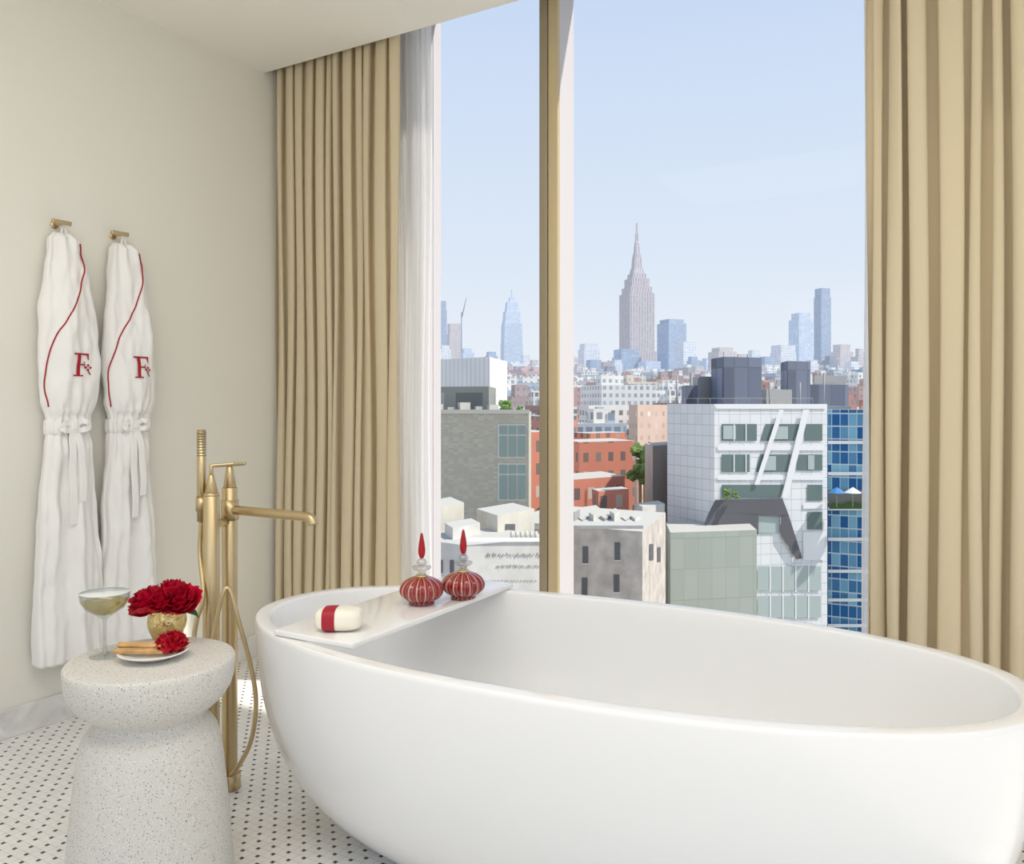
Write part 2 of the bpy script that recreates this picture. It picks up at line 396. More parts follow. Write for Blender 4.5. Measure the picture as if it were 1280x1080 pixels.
def rose(name,loc,R,parent,seed=0,n=34,tilt=(0,0),m=None,op=1.05,ruffle=.04):
    Rn=random.Random(seed);V=[];Fc=[]
    for i in range(n):
        f=i/(n-1); a=i*2.39996+Rn.uniform(-.25,.25)
        phi0=.12+op*f; L=R*(.95+.25*f)*Rn.uniform(.92,1.05); wd=R*(.40+.38*f); r0=R*(.03+.10*f)
        base=len(V); G=8; r_=r0; z_=-R*.25*f
        for u in range(G):
            uu=u/(G-1)
            if u: 
                phi=phi0*(1.75-1.7*uu)+.9*f*max(0,uu-.7)*2.6; ds=L/(G-1); r_+=math.sin(phi)*ds; z_+=math.cos(phi)*ds
            for w in range(G):
                ww=w/(G-1)*2-1
                width=wd*math.sin(math.pi*(.15+.68*uu))**.6
                ta=ww*width/max(r_,R*.22)   # wrap around the axis
                ta=max(-1.3,min(1.3,ta))
                rr=r_+ruffle*R*math.sin(ww*7+i*2)*uu*uu*2; z=z_+ruffle*R*math.cos(ww*8+i)*uu-abs(ww)**3*R*.12
                V.append((rr*math.cos(a+ta),rr*math.sin(a+ta),z))
        for u in range(G-1):
            for w in range(G-1):
                q=base+u*G+w; Fc.append((q,q+1,q+G+1,q+G))
    o=mk(name,V,Fc,m or M_rose,smooth=True,parent=parent); o.location=loc; o.rotation_euler=(tilt[0],tilt[1],0)
    return o
rose('red_carnation',tuple(r2*.040+f2*.008+Vector((0,0,.027))),.033,dish,3,50,m=M_rose2,op=1.3,ruffle=.12)
# vase + roses
vx,vy=W(209,802,TT)
va=empty('gold_vase',(vx,vy,TT))
revolve('vase_body',[(0,0),(.026,0),(.029,.003),(.036,.018),(.043,.035),(.0455,.05),(.044,.064),(.041,.076),(.042,.084),(.039,.084),(.037,.06),(.025,.02),(0,.015)],M_gold,64,va,mod=lambda a,z:1+.03*math.cos(10*a+40*z))
for i,(lr,lf,z,R_,tl) in enumerate([(-.040,-.014,.096,.046,(.5,-.3)),(.040,-.012,.098,.048,(.5,.3)),(.0,.035,.106,.044,(-.2,0)),(.0,-.028,.104,.036,(.7,0))]):
    p=r2*lr+f2*lf+Vector((0,0,z)); rose('rose_bloom_%d'%i,tuple(p),R_,va,10+i,26,tl)
def leaf(i,p,d,L):
    V=[];Fc=[];d=Vector(d).normalized(); sd=d.cross(Vector((0,0,1))).normalized(); 
    for k in range(7):
        t=k/6; w=L*.3*math.sin(math.pi*min(.98,t+.03)); c=Vector(p)+d*L*t+Vector((0,0,-L*.3*t*t))
        V+= [c-sd*w,c+Vector((0,0,-L*.05)),c+sd*w]
    for k in range(6):
        for j in (0,1): Fc.append((k*3+j,k*3+j+1,k*3+j+4,k*3+j+3))
    mk('leaf_%d'%i,V,Fc,M_leaf,smooth=True,parent=va)
leaf(0,r2*.03+Vector((0,0,.086)),r2*1+f2*-.4,.06); leaf(1,r2*-.03+Vector((0,0,.088)),r2*-1+f2*-.5,.055)

# ================================================================= TUB FILLER
fa=empty('tub_filler_faucet',(0,0,0))
A=Vector((-2.0,1.65,0)); B=Vector((-2.025,1.738,0))
def cyl(name,c,z0,z1,r0,r1=None,m=M_brass):
    r1=r1 or r0
    return revolve(name,[(0,z0),(r0-.001,z0),(r0,z0+.001),(r1,z1-.001),(r1-.001,z1),(0,z1)],m,40,fa,(c.x,c.y,0))
cyl('post_front',A,.04,.885,.0235); cyl('post_rear',B,.04,.90,.0225)
cyl('base_front',A,.001,.045,.03); cyl('base_rear',B,.001,.045,.032)
cyl('cap_front',A,.885,.893,.0235,.021); cyl('cone_front',A,.893,.945,.019,.008)
cyl('cone_rear',B,.90,.962,.019,.010); cyl('handle_pin',B,.962,.968,.006)
cyl('handle_pin_front',A,.945,.975,.0055)
sweep('lever_handle',[B+Vector((-.03,-.03,.966)),B+Vector((0,0,.968)),B+Vector((.045,.02,.972))],.005,M_brass,fa)
sweep('lever_handle_2',[A+Vector((0,.0,.972)),A+Vector((.025,.02,.974)),A+Vector((.05,.04,.977))],.005,M_brass,fa)
zs=.834
sweep('spout',[B+Vector((0,0,zs)),B+Vector((.1,0,zs)),B+Vector((.22,0,zs)),B+Vector((.300,0,zs)),B+Vector((.330,0,zs-.004)),B+Vector((.340,0,zs-.02))],.0135,M_brass,fa,24)
revolve('spout_collar',[(0,-.03),(.026,-.03),(.026,.03),(0,.03)],M_brass,40,fa,(B.x,B.y,zs))
sweep('bridge',[A+Vector((0,0,.80)),B+Vector((0,0,.80))],.012,M_brass,fa,curve=False)
Hc=A+Vector((-.030,-.010,0))
sweep('hand_shower_wand',[Hc+Vector((0,0,.81)),Hc+Vector((0,0,1.075))],.0125,M_brass,fa,24,curve=False)
for i in range(9): 
    revolve('nozzle_ring_%d'%i,[(0,0),(.0133,0),(.0133,.003),(0,.003)],M_aluD,24,fa,(Hc.x,Hc.y,1.0+i*.008))
sweep('shower_holder',[A+Vector((0,0,.86)),Hc+Vector((0,0,.86))],.014,M_brass,fa,curve=False)
revolve('holder_ring',[(.0125,-.02),(.016,-.02),(.016,.02),(.0125,.02),(.0125,-.02)],M_brass,32,fa,(Hc.x,Hc.y,.86))
def hp_(px,py,d): 
    u=(px-640)/F; p=d*(FW+u*RT); return Vector((p.x,p.y,CAMZ+(HOR-py)/F*d))
hose=[Hc+Vector((0,0,.81)),Hc+Vector((-.002,-.004,.72)),hp_(254,745,2.41),hp_(246,775,2.40),hp_(243,800,2.39),hp_(252,822,2.37),hp_(266,800,2.36),hp_(276,750,2.37),hp_(286,736,2.38),hp_(298,775,2.37),hp_(314,835,2.36),hp_(320,880,2.36),hp_(314,925,2.37),hp_(300,955,2.42),hp_(289,968,2.48)]
sweep('shower_hose',hose,.0065,M_brass,fa,14)

# ================================================================= ROBES
def interp(tab,z):
    if z>=tab[0][0]: return tab[0][1]
    for (za,a),(zb,b) in zip(tab,tab[1:]):
        if z>=zb:
            t=(za-z)/(za-zb); t=t*t*(3-2*t); return a+(b-a)*t
    return tab[-1][1]
def robe(name,yc,seed,mirror=1):
    e=empty(name,(0,0,0))
    ZB=.235
    Wt=[(1.765,.035),(1.74,.056),(1.6,.080),(1.456,.100),(1.28,.108),(1.165,.100),(1.10,.082),(1.07,.078),(1.0,.087),(.727,.104),(.436,.122),(ZB,.125)]
    Dt=[(1.765,.018),(1.74,.03),(1.6,.042),(1.4,.05),(1.2,.05),(1.10,.040),(1.06,.036),(.98,.042),(.6,.05),(ZB,.055)]
    Ct=[(1.765,-.005),(1.6,-.003),(1.4,.0),(1.165,.006),(1.07,.006),(.8,.0),(.436,.0),(ZB,0)]
    pipe=[(1.735,.052),(1.70,.049),(1.6,.028),(1.52,.0),(1.45,-.04),(1.38,-.074),(1.28,-.094),(1.2,-.092),(1.14,-.080)]
    X0=LW+.012
    pc=cat([(0,b,a) for a,b in pipe],12)
    def pipes(z):
        for p,q in zip(pc,pc[1:]):
            if p.z>=z>=q.z: 
                t=(p.z-z)/max(1e-6,p.z-q.z); return p.y+(q.y-p.y)*t
        return pc[0].y if z>pc[0].z else pc[-1].y
    def surf(s_,z):
        w=interp(Wt,z); d=interp(Dt,z); c=interp(Ct,z)
        q=max(-.985,min(.985,(s_-c)/w)); th=math.acos(q)
        return pt(th,z)
    def pt(th,z):
        w=interp(Wt,z); d=interp(Dt,z); c=interp(Ct,z)
        fb=max(0,min(1,(1.07-z)/.4)); ft=max(0,min(1,(z-1.15)/.2))
        gather=math.exp(-((z-1.07)/.07)**2)
        fold=fb*(.17*math.sin(5*th+seed+.8*z)+.15*math.sin(9*th+2*seed-1.3*z)+.07*math.sin(15*th+seed*5+2*z))+ft*(.08*math.sin(4*th+seed*2+4*z)+.06*math.sin(8*th-6*z+seed))+gather*.12*math.sin(17*th+seed)
        top=max(0,min(1,(z-1.6)/.12)); fold+=top*.24*math.sin(7*th+seed)
        x=d*math.sin(th)*(1+fold*1.5)+d*.95
        s_=c+w*math.cos(th)*(1+fold*.12)
        x+=.016*noise.noise(Vector((s_*14,z*5,seed*3.7+th)))+.008*noise.noise(Vector((s_*40,z*16,seed)))
        if z>1.12 and math.sin(th)>0:
            pz=pipes(z)
            k=1/(1+math.exp(-(s_-pz)/.0025)); x+=.013*k*math.sin(th)
        return Vector((X0+max(x,.004),yc+s_,z))
    V=[];Fc=[];NZ=150;NT=160
    for j in range(NZ+1):
        z=1.765+(ZB-1.765)*j/NZ
        for k in range(NT): V.append(pt(2*math.pi*k/NT,z))
    for j in range(NZ):
        for k in range(NT):
            k2=(k+1)%NT; Fc.append((j*NT+k,j*NT+k2,(j+1)*NT+k2,(j+1)*NT+k))
    Fc.append(tuple(range(NT))); Fc.append(tuple(NZ*NT+k for k in range(NT)))
    mk('robe_body',V,Fc,M_robe,smooth=True,parent=e)
    sweep('hanging_loop',[(X0+.02,yc-.01,1.76),(X0+.018,yc-.004,1.788),(X0+.018,yc+.004,1.788),(X0+.02,yc+.01,1.76)],.004,M_robe,e)
    fine=[]
    for i in range(50):
        z=1.735-(1.735-1.14)*i/49; fine.append(surf(pipes(z),z)+Vector((.004,0,0)))
    sweep('red_piping',fine,.0026,M_red,e,8,curve=False)
    V=[];Fc=[];rows=[(1.045,.002),(1.05,.008),(1.065,.0095),(1.08,.009),(1.095,.008),(1.10,.002)]
    for zz,off in rows:
        for k in range(NT):
            th=2*math.pi*k/NT; p=pt(th,1.07); p.z=zz+.006*math.cos(th); 
            V.append((max(p.x+off*math.sin(th),X0+.002),p.y+off*math.cos(th),p.z+.002*math.sin(7*th)))
    for j in range(len(rows)-1):
        for k in range(NT):
            k2=(k+1)%NT; Fc.append((j*NT+k,j*NT+k2,(j+1)*NT+k2,(j+1)*NT+k))
    mk('belt',V,Fc,M_robe,smooth=True,parent=e)
    kx=surf(.0,1.07)+Vector((.012,0,0))
    def strip(nm,path,w,th=.005):
        P_=cat(path,8);V=[];Fc=[]
        for i,p in enumerate(P_):
            tg=(P_[min(i+1,len(P_)-1)]-P_[max(i-1,0)]).normalized(); sd=Vector((1,0,0)).cross(tg).normalized()
            for a,b in ((-1,0),(1,0),(1,1),(-1,1)): V.append(p+sd*w/2*a+Vector((th*b+.003*math.sin(i*.7),0,0)))
        for i in range(len(P_)-1):
            for k in range(4):
                k2=(k+1)%4; Fc.append((i*4+k,i*4+k2,(i+1)*4+k2,(i+1)*4+k))
        Fc+=[(0,1,2,3),tuple(len(V)-4+k for k in range(4))]
        o=mk(nm,V,Fc,M_robe,parent=e); md=o.modifiers.new('b','BEVEL'); md.width=.0022; md.segments=2
    yk=kx.y
    strip('belt_tail_1',[kx,(kx.x+.006,yk-.008,1.02),(kx.x+.02,yk-.014,.9),(kx.x+.024,yk-.012,.72)],.026)
    strip('belt_tail_2',[kx,(kx.x+.006,yk+.014,1.03),(kx.x+.022,yk+.02,.93),(kx.x+.026,yk+.018,.80)],.026)
    strip('belt_bow_1',[kx,(kx.x+.010,yk-.03,1.085),(kx.x+.010,yk-.05,1.065),(kx.x+.008,yk-.025,1.055),kx],.018)
    strip('belt_bow_2',[kx,(kx.x+.010,yk+.03,1.088),(kx.x+.010,yk+.052,1.07),(kx.x+.008,yk+.025,1.056),kx],.018)
    box('belt_knot',(kx.x-.008,yk-.013,1.055),(kx.x+.014,yk+.013,1.085),M_robe,e,bevel=.007)
    V=[];Fc=[]
    def patch(poly4,nu=6,nv=6):
        b=len(V)
        for i in range(nu+1):
            for j in range(nv+1):
                u,v=i/nu,j/nv
                a=[(1-u)*(1-v)*poly4[0][q]+u*(1-v)*poly4[1][q]+u*v*poly4[2][q]+(1-u)*v*poly4[3][q] for q in (0,1)]
                V.append(surf(a[0]*1.1+.014,a[1]+1.29)+Vector((.004,0,0)))
        for i in range(nu):
            for j in range(nv):
                q=b+i*(nv+1)+j; Fc.append((q,q+1,q+nv+2,q+nv+1))
    def rect(x0,z0,x1,z1): patch([(x0,z0),(x1,z0),(x1,z1),(x0,z1)])
    rect(-.019,-.04,-.007,.04); rect(-.032,.035,.026,.041); rect(-.030,-.041,.004,-.036); patch([(.018,.041),(.026,.041),(.026,.018),(.023,.018)])
    rect(-.007,-.002,.012,.003); patch([(.010,.012),(.013,.012),(.013,-.012),(.010,-.012)])
    for cx,cz in ((.024,-.001),(.033,-.009),(.024,-.017),(.016,-.009)):
        patch([(cx-.0055,cz),(cx,cz-.0055),(cx+.0055,cz),(cx,cz+.0055)])
    patch([(.022,-.017),(.026,-.017),(.036,-.034),(.03,-.034)])
    mk('monogram_embroidery',V,Fc,M_red,parent=e)
def hook(name,yc):
    e=empty(name,(0,0,0)); z=1.797
    revolve('back_plate',[(0,0),(.014,0),(.014,.004),(0,.004)],M_brass,32,e,(LW,yc,z)).rotation_euler=(0,math.pi/2,0)
    sweep('peg',[(LW+.003,yc,z),(LW+.045,yc,z)],.006,M_brass,e,curve=False)
    box('bar',(LW+.04,yc-.036,z-.003),(LW+.052,yc+.036,z+.012),M_brass,e,bevel=.003)
hook('robe_hook',1.773); hook('robe_hook.001',2.003)
robe('bathrobe',1.79,0.7); robe('bathrobe.001',2.028,2.1)

# ================================================================= CITY
GZ=-38.0
def P(px,D):
    u=(px-640)/F; return D*(FW+u*RT)
def Z(py,D): return CAMZ+(HOR-py)/F*D
def prism_data(foot,z0,z1,V,Fc,UV,MI,mi=0,ri=1,top=None):
    b=len(V);n=len(foot);tp=top or foot
    per=0
    for p in foot: V.append((p[0],p[1],z0))
    for p in tp: V.append((p[0],p[1],z1))
    for k in range(n):
        k2=(k+1)%n; L=(Vector(foot[k2][:2])-Vector(foot[k][:2])).length
        Fc.append((b+k,b+k2,b+n+k2,b+n+k)); UV.append([(per,z0),(per+L,z0),(per+L,z1),(per,z1)]); MI.append(mi); per+=L
    Fc.append(tuple(b+n+k for k in range(n))); UV.append([(p[0],p[1]) for p in tp]); MI.append(ri)
def mkuv(name,V,Fc,UV,MI,mats,parent=None):
    me=bpy.data.meshes.new(name); me.from_pydata(V,[],Fc); me.update()
    ul=me.uv_layers.new(name='UVMap')
    for p,uvs in zip(me.polygons,UV):
        for li,uv in zip(p.loop_indices,uvs): ul.data[li].uv=uv
    for m in mats: me.materials.append(m)
    for p,i in zip(me.polygons,MI): p.material_index=i
    o=bpy.data.objects.new(name,me); S.collection.objects.link(o)
    if parent: o.parent=parent
    return o
M_roof=mat('roof_grey',C(184,181,174),.9,spec=.1)
def block(name,pts,z0,z1,m,roof=None,parent=None):
    q=[Vector(p) for p in pts]
    if len(q)==3: q.append(q[0]+q[2]-q[1])
    V,Fc,UV,MI=[],[],[],[]
    prism_data([tuple(p) for p in q],z0,z1,V,Fc,UV,MI)
    return mkuv(name,V,Fc,UV,MI,[m,roof or M_roof],parent)
def face_pt(P0,P1,px,py,off=.06):
    P0,P1=Vector(P0),Vector(P1); d=(P1-P0); n=Vector((-d.y,d.x)).normalized()
    if n.dot(P0)>0: n=-n
    P0=P0+n*off
    r=FW+(px-640)/F*RT; t=P0.dot(n)/r.dot(n)
    return Vector((r.x*t,r.y*t,CAMZ+(HOR-py)/F*t))
def fpoly(name,P0,P1,polys,m,off=.06,parent=None):
    V=[];Fc=[]
    for pl in polys:
        b=len(V); V+= [face_pt(P0,P1,x,y,off) for x,y in pl]; Fc.append(tuple(range(b,b+len(pl))))
    return mk(name,V,Fc,m,parent=parent)
def R_(x0,y0,x1,y1): return [(x0,y0),(x1,y0),(x1,y1),(x0,y1)]
gm=mat('city_street_ground',C(160,156,150),.95,spec=.1,var=.3,vscale=.02)
mk('city_ground',[(-6000,4,GZ),(6000,4,GZ),(6000,7000,GZ),(-6000,7000,GZ)],[(0,1,2,3)],gm)

tower_zones=[]
def tower(name,cx,D,tiers,m,rot=.35,asp=1.0):
    c=P(cx,D); V,Fc,UV,MI=[],[],[],[]; z0=GZ; k=D/F
    ang=YAW+rot
    tower_zones.append((c,tiers[0][0]*k*1.5))
    for t in tiers:
        q=(abs(math.cos(rot))+abs(math.sin(rot))*asp)
        hw=t[0]*k/q; ht=(t[2] if len(t)>2 else t[0])*k/q
        def fp(h):
            r=[]
            for sx,sy in ((-1,-1),(1,-1),(1,1),(-1,1)):
                x,y=sx*h,sy*h*asp; r.append((c.x+x*math.cos(ang)-y*math.sin(ang),c.y+x*math.sin(ang)+y*math.cos(ang)))
            return r
        z1=Z(t[1],D); prism_data(fp(hw),z0,z1,V,Fc,UV,MI,0,1,fp(ht)); z0=z1
    return mkuv(name,V,Fc,UV,MI,[m,M_roof])
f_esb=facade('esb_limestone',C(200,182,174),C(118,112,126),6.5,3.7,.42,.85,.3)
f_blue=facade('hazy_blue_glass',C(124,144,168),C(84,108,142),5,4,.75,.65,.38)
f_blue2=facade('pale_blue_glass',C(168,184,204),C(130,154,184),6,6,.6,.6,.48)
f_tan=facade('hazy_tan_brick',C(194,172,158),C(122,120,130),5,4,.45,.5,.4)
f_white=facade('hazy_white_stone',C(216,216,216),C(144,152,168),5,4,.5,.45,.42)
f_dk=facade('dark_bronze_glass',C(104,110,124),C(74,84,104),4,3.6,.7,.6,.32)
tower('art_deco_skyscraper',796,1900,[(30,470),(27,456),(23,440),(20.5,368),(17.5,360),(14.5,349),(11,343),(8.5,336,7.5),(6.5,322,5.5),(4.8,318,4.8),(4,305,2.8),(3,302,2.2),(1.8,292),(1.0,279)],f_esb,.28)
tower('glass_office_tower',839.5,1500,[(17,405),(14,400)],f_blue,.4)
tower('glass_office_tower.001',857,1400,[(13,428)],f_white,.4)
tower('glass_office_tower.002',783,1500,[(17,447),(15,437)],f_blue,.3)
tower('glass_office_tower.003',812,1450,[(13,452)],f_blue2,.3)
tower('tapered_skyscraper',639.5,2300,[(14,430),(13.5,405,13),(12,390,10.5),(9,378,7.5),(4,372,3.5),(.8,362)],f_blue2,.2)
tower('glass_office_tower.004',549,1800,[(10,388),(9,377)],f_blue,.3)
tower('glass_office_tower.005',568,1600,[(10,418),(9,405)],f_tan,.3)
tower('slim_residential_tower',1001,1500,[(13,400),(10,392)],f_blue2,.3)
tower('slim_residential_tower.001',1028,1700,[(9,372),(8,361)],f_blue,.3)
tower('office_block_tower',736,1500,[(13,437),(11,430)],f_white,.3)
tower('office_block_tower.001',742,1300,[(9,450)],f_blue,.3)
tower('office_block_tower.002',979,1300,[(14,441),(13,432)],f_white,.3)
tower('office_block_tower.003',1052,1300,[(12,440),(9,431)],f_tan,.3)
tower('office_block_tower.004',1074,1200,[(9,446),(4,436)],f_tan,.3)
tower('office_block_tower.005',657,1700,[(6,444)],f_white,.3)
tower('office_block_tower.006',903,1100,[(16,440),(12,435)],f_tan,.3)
for i,(x,D,h,y,m) in enumerate([(724,1250,7,455,f_tan),(762,1200,9,458,f_dk),(771,1350,7,450,f_white),(872,1150,10,458,f_tan),(885,1250,9,448,f_blue2),(925,1200,9,443,f_tan),(942,1350,8,438,f_white),(958,1150,9,446,f_blue),(993,1100,9,452,f_tan),(1015,1120,8,450,f_white),(1038,1180,8,445,f_dk),(1065,1050,9,452,f_white),(1080,1300,7,440,f_blue2),(648,1300,8,458,f_blue),(668,1400,7,450,f_tan),(556,1300,8,432,f_white),(584,1400,9,436,f_blue2),(600,1250,8,447,f_tan),(614,1350,8,440,f_blue),(705,1300,9,450,f_tan),(750,1450,7,462,f_blue2),(822,1250,8,462,f_tan),(833,1350,9,466,f_white),(851,1200,10,468,f_dk),(795,1250,10,468,f_white),(814,1200,7,470,f_dk),(866,1350,7,446,f_blue),(914,1350,8,452,f_blue2),(968,1250,7,458,f_tan),(630,1200,8,465,f_tan),(660,1150,9,468,f_white),(730,1100,9,470,f_dk)]):
    tower('midtown_tower' if i==0 else 'midtown_tower.%03d'%i,x,D,[(h,y+5),(h*.75,y)],m,.3)
cr_=empty('construction_crane',(0,0,0)); q=P(577,1500); f_spire=mat('crane_steel',C(140,150,165),.6)
tower_zones.append((q,30))
sweep('mast',[(q.x,q.y,GZ),(q.x,q.y,Z(390,1500))],.9,f_spire,cr_,6,curve=False)
q2=P(583,1500); sweep('jib',[(q.x,q.y,Z(398,1500)),(q2.x,q2.y,Z(372,1500))],.7,f_spire,cr_,6,curve=False)
named=[(P(760,254),38),(P(811,245),34),(P(744,146),34),(P(748,114),34)]
def fabric(name,n,D0,D1,y0,y1,w0,w1,mats,seed,x0=380,x1=1250):
    Rn=random.Random(seed); V,Fc,UV,MI=[],[],[],[]
    for i in range(n):
        D=Rn.uniform(D0,D1); px=Rn.uniform(x0,x1); f=(D-D0)/(D1-D0)
        yt=y1+(y0-y1)*f+Rn.uniform(-10,8); w=Rn.uniform(w0,w1); dd=Rn.uniform(w0,w1); c=P(px,D); ang=YAW+.32
        mi=Rn.randrange(len(mats))
        if any((c-z[0]).length<z[1]+w*.7 for z in tower_zones+named): continue
        def fp(w,dd,ox=0,oy=0):
            r=[]
            for sx,sy in ((-1,-1),(1,-1),(1,1),(-1,1)):
                x,y=sx*w/2+ox,sy*dd/2+oy; r.append((c.x+x*math.cos(ang)-y*math.sin(ang),c.y+x*math.sin(ang)+y*math.cos(ang)))
            return r
        z1=Z(yt,D); prism_data(fp(w,dd),GZ,z1,V,Fc,UV,MI,mi,len(mats))
        for _ in range(3):
            k=Rn.uniform(.12,.35); prism_data(fp(w*k,dd*k,Rn.uniform(-.3,.3)*w,Rn.uniform(-.3,.3)*dd),z1,z1+Rn.uniform(2,5.5),V,Fc,UV,MI,Rn.choice([mi,2]),len(mats))
    return mkuv(name,V,Fc,UV,MI,mats+[M_roof])
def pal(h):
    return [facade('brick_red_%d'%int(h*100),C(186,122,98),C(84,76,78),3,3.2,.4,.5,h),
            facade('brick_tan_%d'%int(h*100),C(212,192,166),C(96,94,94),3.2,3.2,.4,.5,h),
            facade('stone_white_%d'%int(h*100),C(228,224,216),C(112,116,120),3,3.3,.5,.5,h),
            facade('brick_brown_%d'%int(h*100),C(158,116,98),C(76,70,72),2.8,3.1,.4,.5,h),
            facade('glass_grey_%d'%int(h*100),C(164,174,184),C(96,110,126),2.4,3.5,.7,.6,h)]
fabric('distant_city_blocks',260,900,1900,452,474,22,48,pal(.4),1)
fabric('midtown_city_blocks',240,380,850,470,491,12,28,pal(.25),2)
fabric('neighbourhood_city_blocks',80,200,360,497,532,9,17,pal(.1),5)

# -------- white panel building
pw=facade('white_metal_panels',C(200,202,202),C(236,237,236),1.35,1.25,.95,.94,0,.4,C(228,230,230))
wb=empty('white_panel_building',(0,0,0))
wL,wC_,wR=P(834,104),P(893,96),P(1034,100)
block('tower_body',[wL,wC_,wR],GZ,Z(505,98),pw,parent=wb)
M_win=mat('window_green_grey',C(108,126,122),.15); M_win2=mat('window_pale',C(180,192,188),.2); M_dark=mat('dark_zinc',C(100,100,104),.6); M_sl=mat('white_trim_panel',C(240,240,238),.5)
wins=[R_(902,530,946,551),[(957,530),(1000,530),(993,551),(951,551)],R_(1006,530,1028,551),
 R_(902,568,937,590),[(950,568),(989,568),(984,590),(945,590)],R_(996,568,1028,588),
 [(902,606),(980,606),(975,622),(902,622)],R_(1009,606,1028,626),R_(1009,640,1028,662)]
fpoly('windows',wC_,wR,wins,M_win,.08,wb)
fpoly('window_lights',wC_,wR,[R_(904,532,920,549),R_(968,533,985,549),R_(955,570,970,588),R_(1010,569,1018,587),R_(947,645,975,666),R_(947,708,1026,738),R_(947,745,1026,772)],M_win2,.12,wb)
fr=[]
for x in (917,932): fr+= [R_(x,530,x+1.3,551),R_(x,568,x+1.3,590)]
for x in (962,978,994,1010): fr+=[R_(x,706,x+1.6,740),R_(x,743,x+1.6,774)]
fpoly('window_mullions',wC_,wR,fr,M_sl,.16,wb)
fpoly('slanted_white_fin',wC_,wR,[[(1004,512),(1012,512),(985,622),(977,622)],[(974,512),(980,512),(949,606),(943,606)]],M_sl,.3,wb)
fpoly('slanted_dark_roof',wC_,wR,[[(894,625),(978,623),(986,644),(976,646),(905,640)],[(894,625),(905,640),(948,643),(948,668),(878,660),(884,645)],[(976,644),(986,644),(1003,698),(995,699),(976,668)]],M_dark,.35,wb)
fpoly('panel_bands',wC_,wR,[R_(897,556,1031,563),R_(897,594,1031,600),R_(1004,628,1031,636),R_(1004,665,1031,700),R_(895,505,1033,511)],M_sl,.1,wb)
block('lower_glass_block',[P(832,98),P(838,90),P(946,92)],GZ,Z(664,91),facade('frosted_green_glass',C(170,178,166),C(186,192,180),1.6,3.3,.96,.97,0,.25,C(179,186,174)),parent=wb)
rm=empty('rooftop_mechanical_units',(0,0,0))
M_mech=facade('dark_mech_cladding',C(98,103,116),C(86,92,108),2.2,6,.9,.97,.03)
M_mech2=mat('mech_grey',C(160,160,160),.7)
for i,(a,b,c_,yt,yb,m) in enumerate([(889,905,952,447,492,M_mech),(852,858,872,482,506,M_mech),(866,872,892,471,500,M_mech2),(950,958,990,487,506,M_mech2),(976,985,1013,452,488,M_mech),(1004,1012,1061,481,504,M_mech),(895,900,950,489,506,M_mech2),(862,864,868,466,483,M_mech2),(1016,1018,1058,470,482,M_mech2)]):
    block('unit_%d'%i,[P(a,116+i*2),P(b,111+i*2),P(c_,113+i*2)],-1.0,Z(yt,113+i*2),m,parent=rm)
block('rear_roof_deck',[P(845,140),P(855,109.5),P(1064,110)],GZ,Z(508,110),M_mech2,parent=rm)
for i in range(12):
    x=840+i*16; q=P(x,99.5); 
    sweep('post_%d'%i,[(q.x,q.y,Z(506,99.5)),(q.x,q.y,Z(498,99.5))],.03,M_mech2,rm,6,curve=False)
a_=P(840,99.5);b_=P(1016,99.5); sweep('rail',[(a_.x,a_.y,Z(498,99.5)),(b_.x,b_.y,Z(498,99.5))],.03,M_mech2,rm,6,curve=False)
for i,(x,y0) in enumerate(((846,470),(905,440),(935,442),(962,478),(1000,478),(1030,468))):
    q=P(x,112+i); sweep('vent_pipe_%d'%i,[(q.x,q.y,0),(q.x,q.y,Z(y0,112+i))],.12,M_mech2,rm,8,curve=False)
# ------- blue mosaic building
bb=empty('blue_glass_building',(0,0,0))
f_bl=facade('blue_mosaic_glass',C(196,208,214),C(14,92,150),.95,1.55,.92,.9,0,.2,C(140,196,214))
bP0,bP1=P(1035,103.5),P(1125,100)
block('glass_body',[P(1033,108.5),bP0,bP1],GZ,Z(512,102),f_bl,parent=bb)
fpoly('floor_slabs',bP0,bP1,[R_(1035,y,1124,y+4) for y in (551,590,634,672,712,748,780)],M_sl,.4,bb)
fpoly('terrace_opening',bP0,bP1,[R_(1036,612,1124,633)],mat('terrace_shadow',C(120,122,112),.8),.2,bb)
fpoly('terrace_planting',bP0,bP1,[[(1036,636),(1040,628),(1052,631),(1062,627),(1075,630),(1086,626),(1122,630),(1122,636)]],M_leaf,.5,bb)
for i,x in enumerate((1046,1066,1086)):
    e=empty('patio_umbrella' if i==0 else 'patio_umbrella.%03d'%i,(0,0,0)); q=P(x,98.6)
    revolve('canopy',[(1.0,0),(.5,.35),(.03,.65),(0,.65)],mat('umbrella_%d'%i,C(*((70,130,190) if i%2==0 else (225,228,232))),.8),8,e,(q.x,q.y,Z(616,98.6)),smooth=False)
    sweep('pole',[(q.x,q.y,Z(634,98.6)),(q.x,q.y,Z(612,98.6))],.05,M_mech2,e,6,curve=False)
# ------- left grey building
gb=empty('grey_brick_building',(0,0,0))
f_gb=facade('grey_beige_brick',C(194,188,172),C(184,178,162),.5,.22,.94,.85,0,.8,C(200,194,178))
gL,gC,gR=P(440,84),P(661,80),P(664,88)
block('main_body',[gL,gC,gR],GZ,Z(515,80),f_gb,parent=gb)
block('penthouse',[P(470,96),P(611,92),P(620,102)],-2,Z(483,92),facade('penthouse_cladding',C(152,154,146),C(118,122,120),4.5,3,.7,.6),parent=gb)
for i,(x,y,w_) in enumerate(((548,505,6),(563,509,5),(580,503,8),(598,508,5),(616,506,7),(640,510,5),(652,508,4))):
    block('roof_unit_%d'%i,[P(x-w_,86),P(x-w_*.6,84),P(x+w_,85)],Z(518,84),Z(y,85),M_mech2 if i%2 else M_roof,parent=gb)
fpoly('window_frames',gL,gC,[R_(622,530,658,573),R_(622,579,658,626)],mat('frame_grey',C(206,208,200),.6),.06,gb)
g=[]
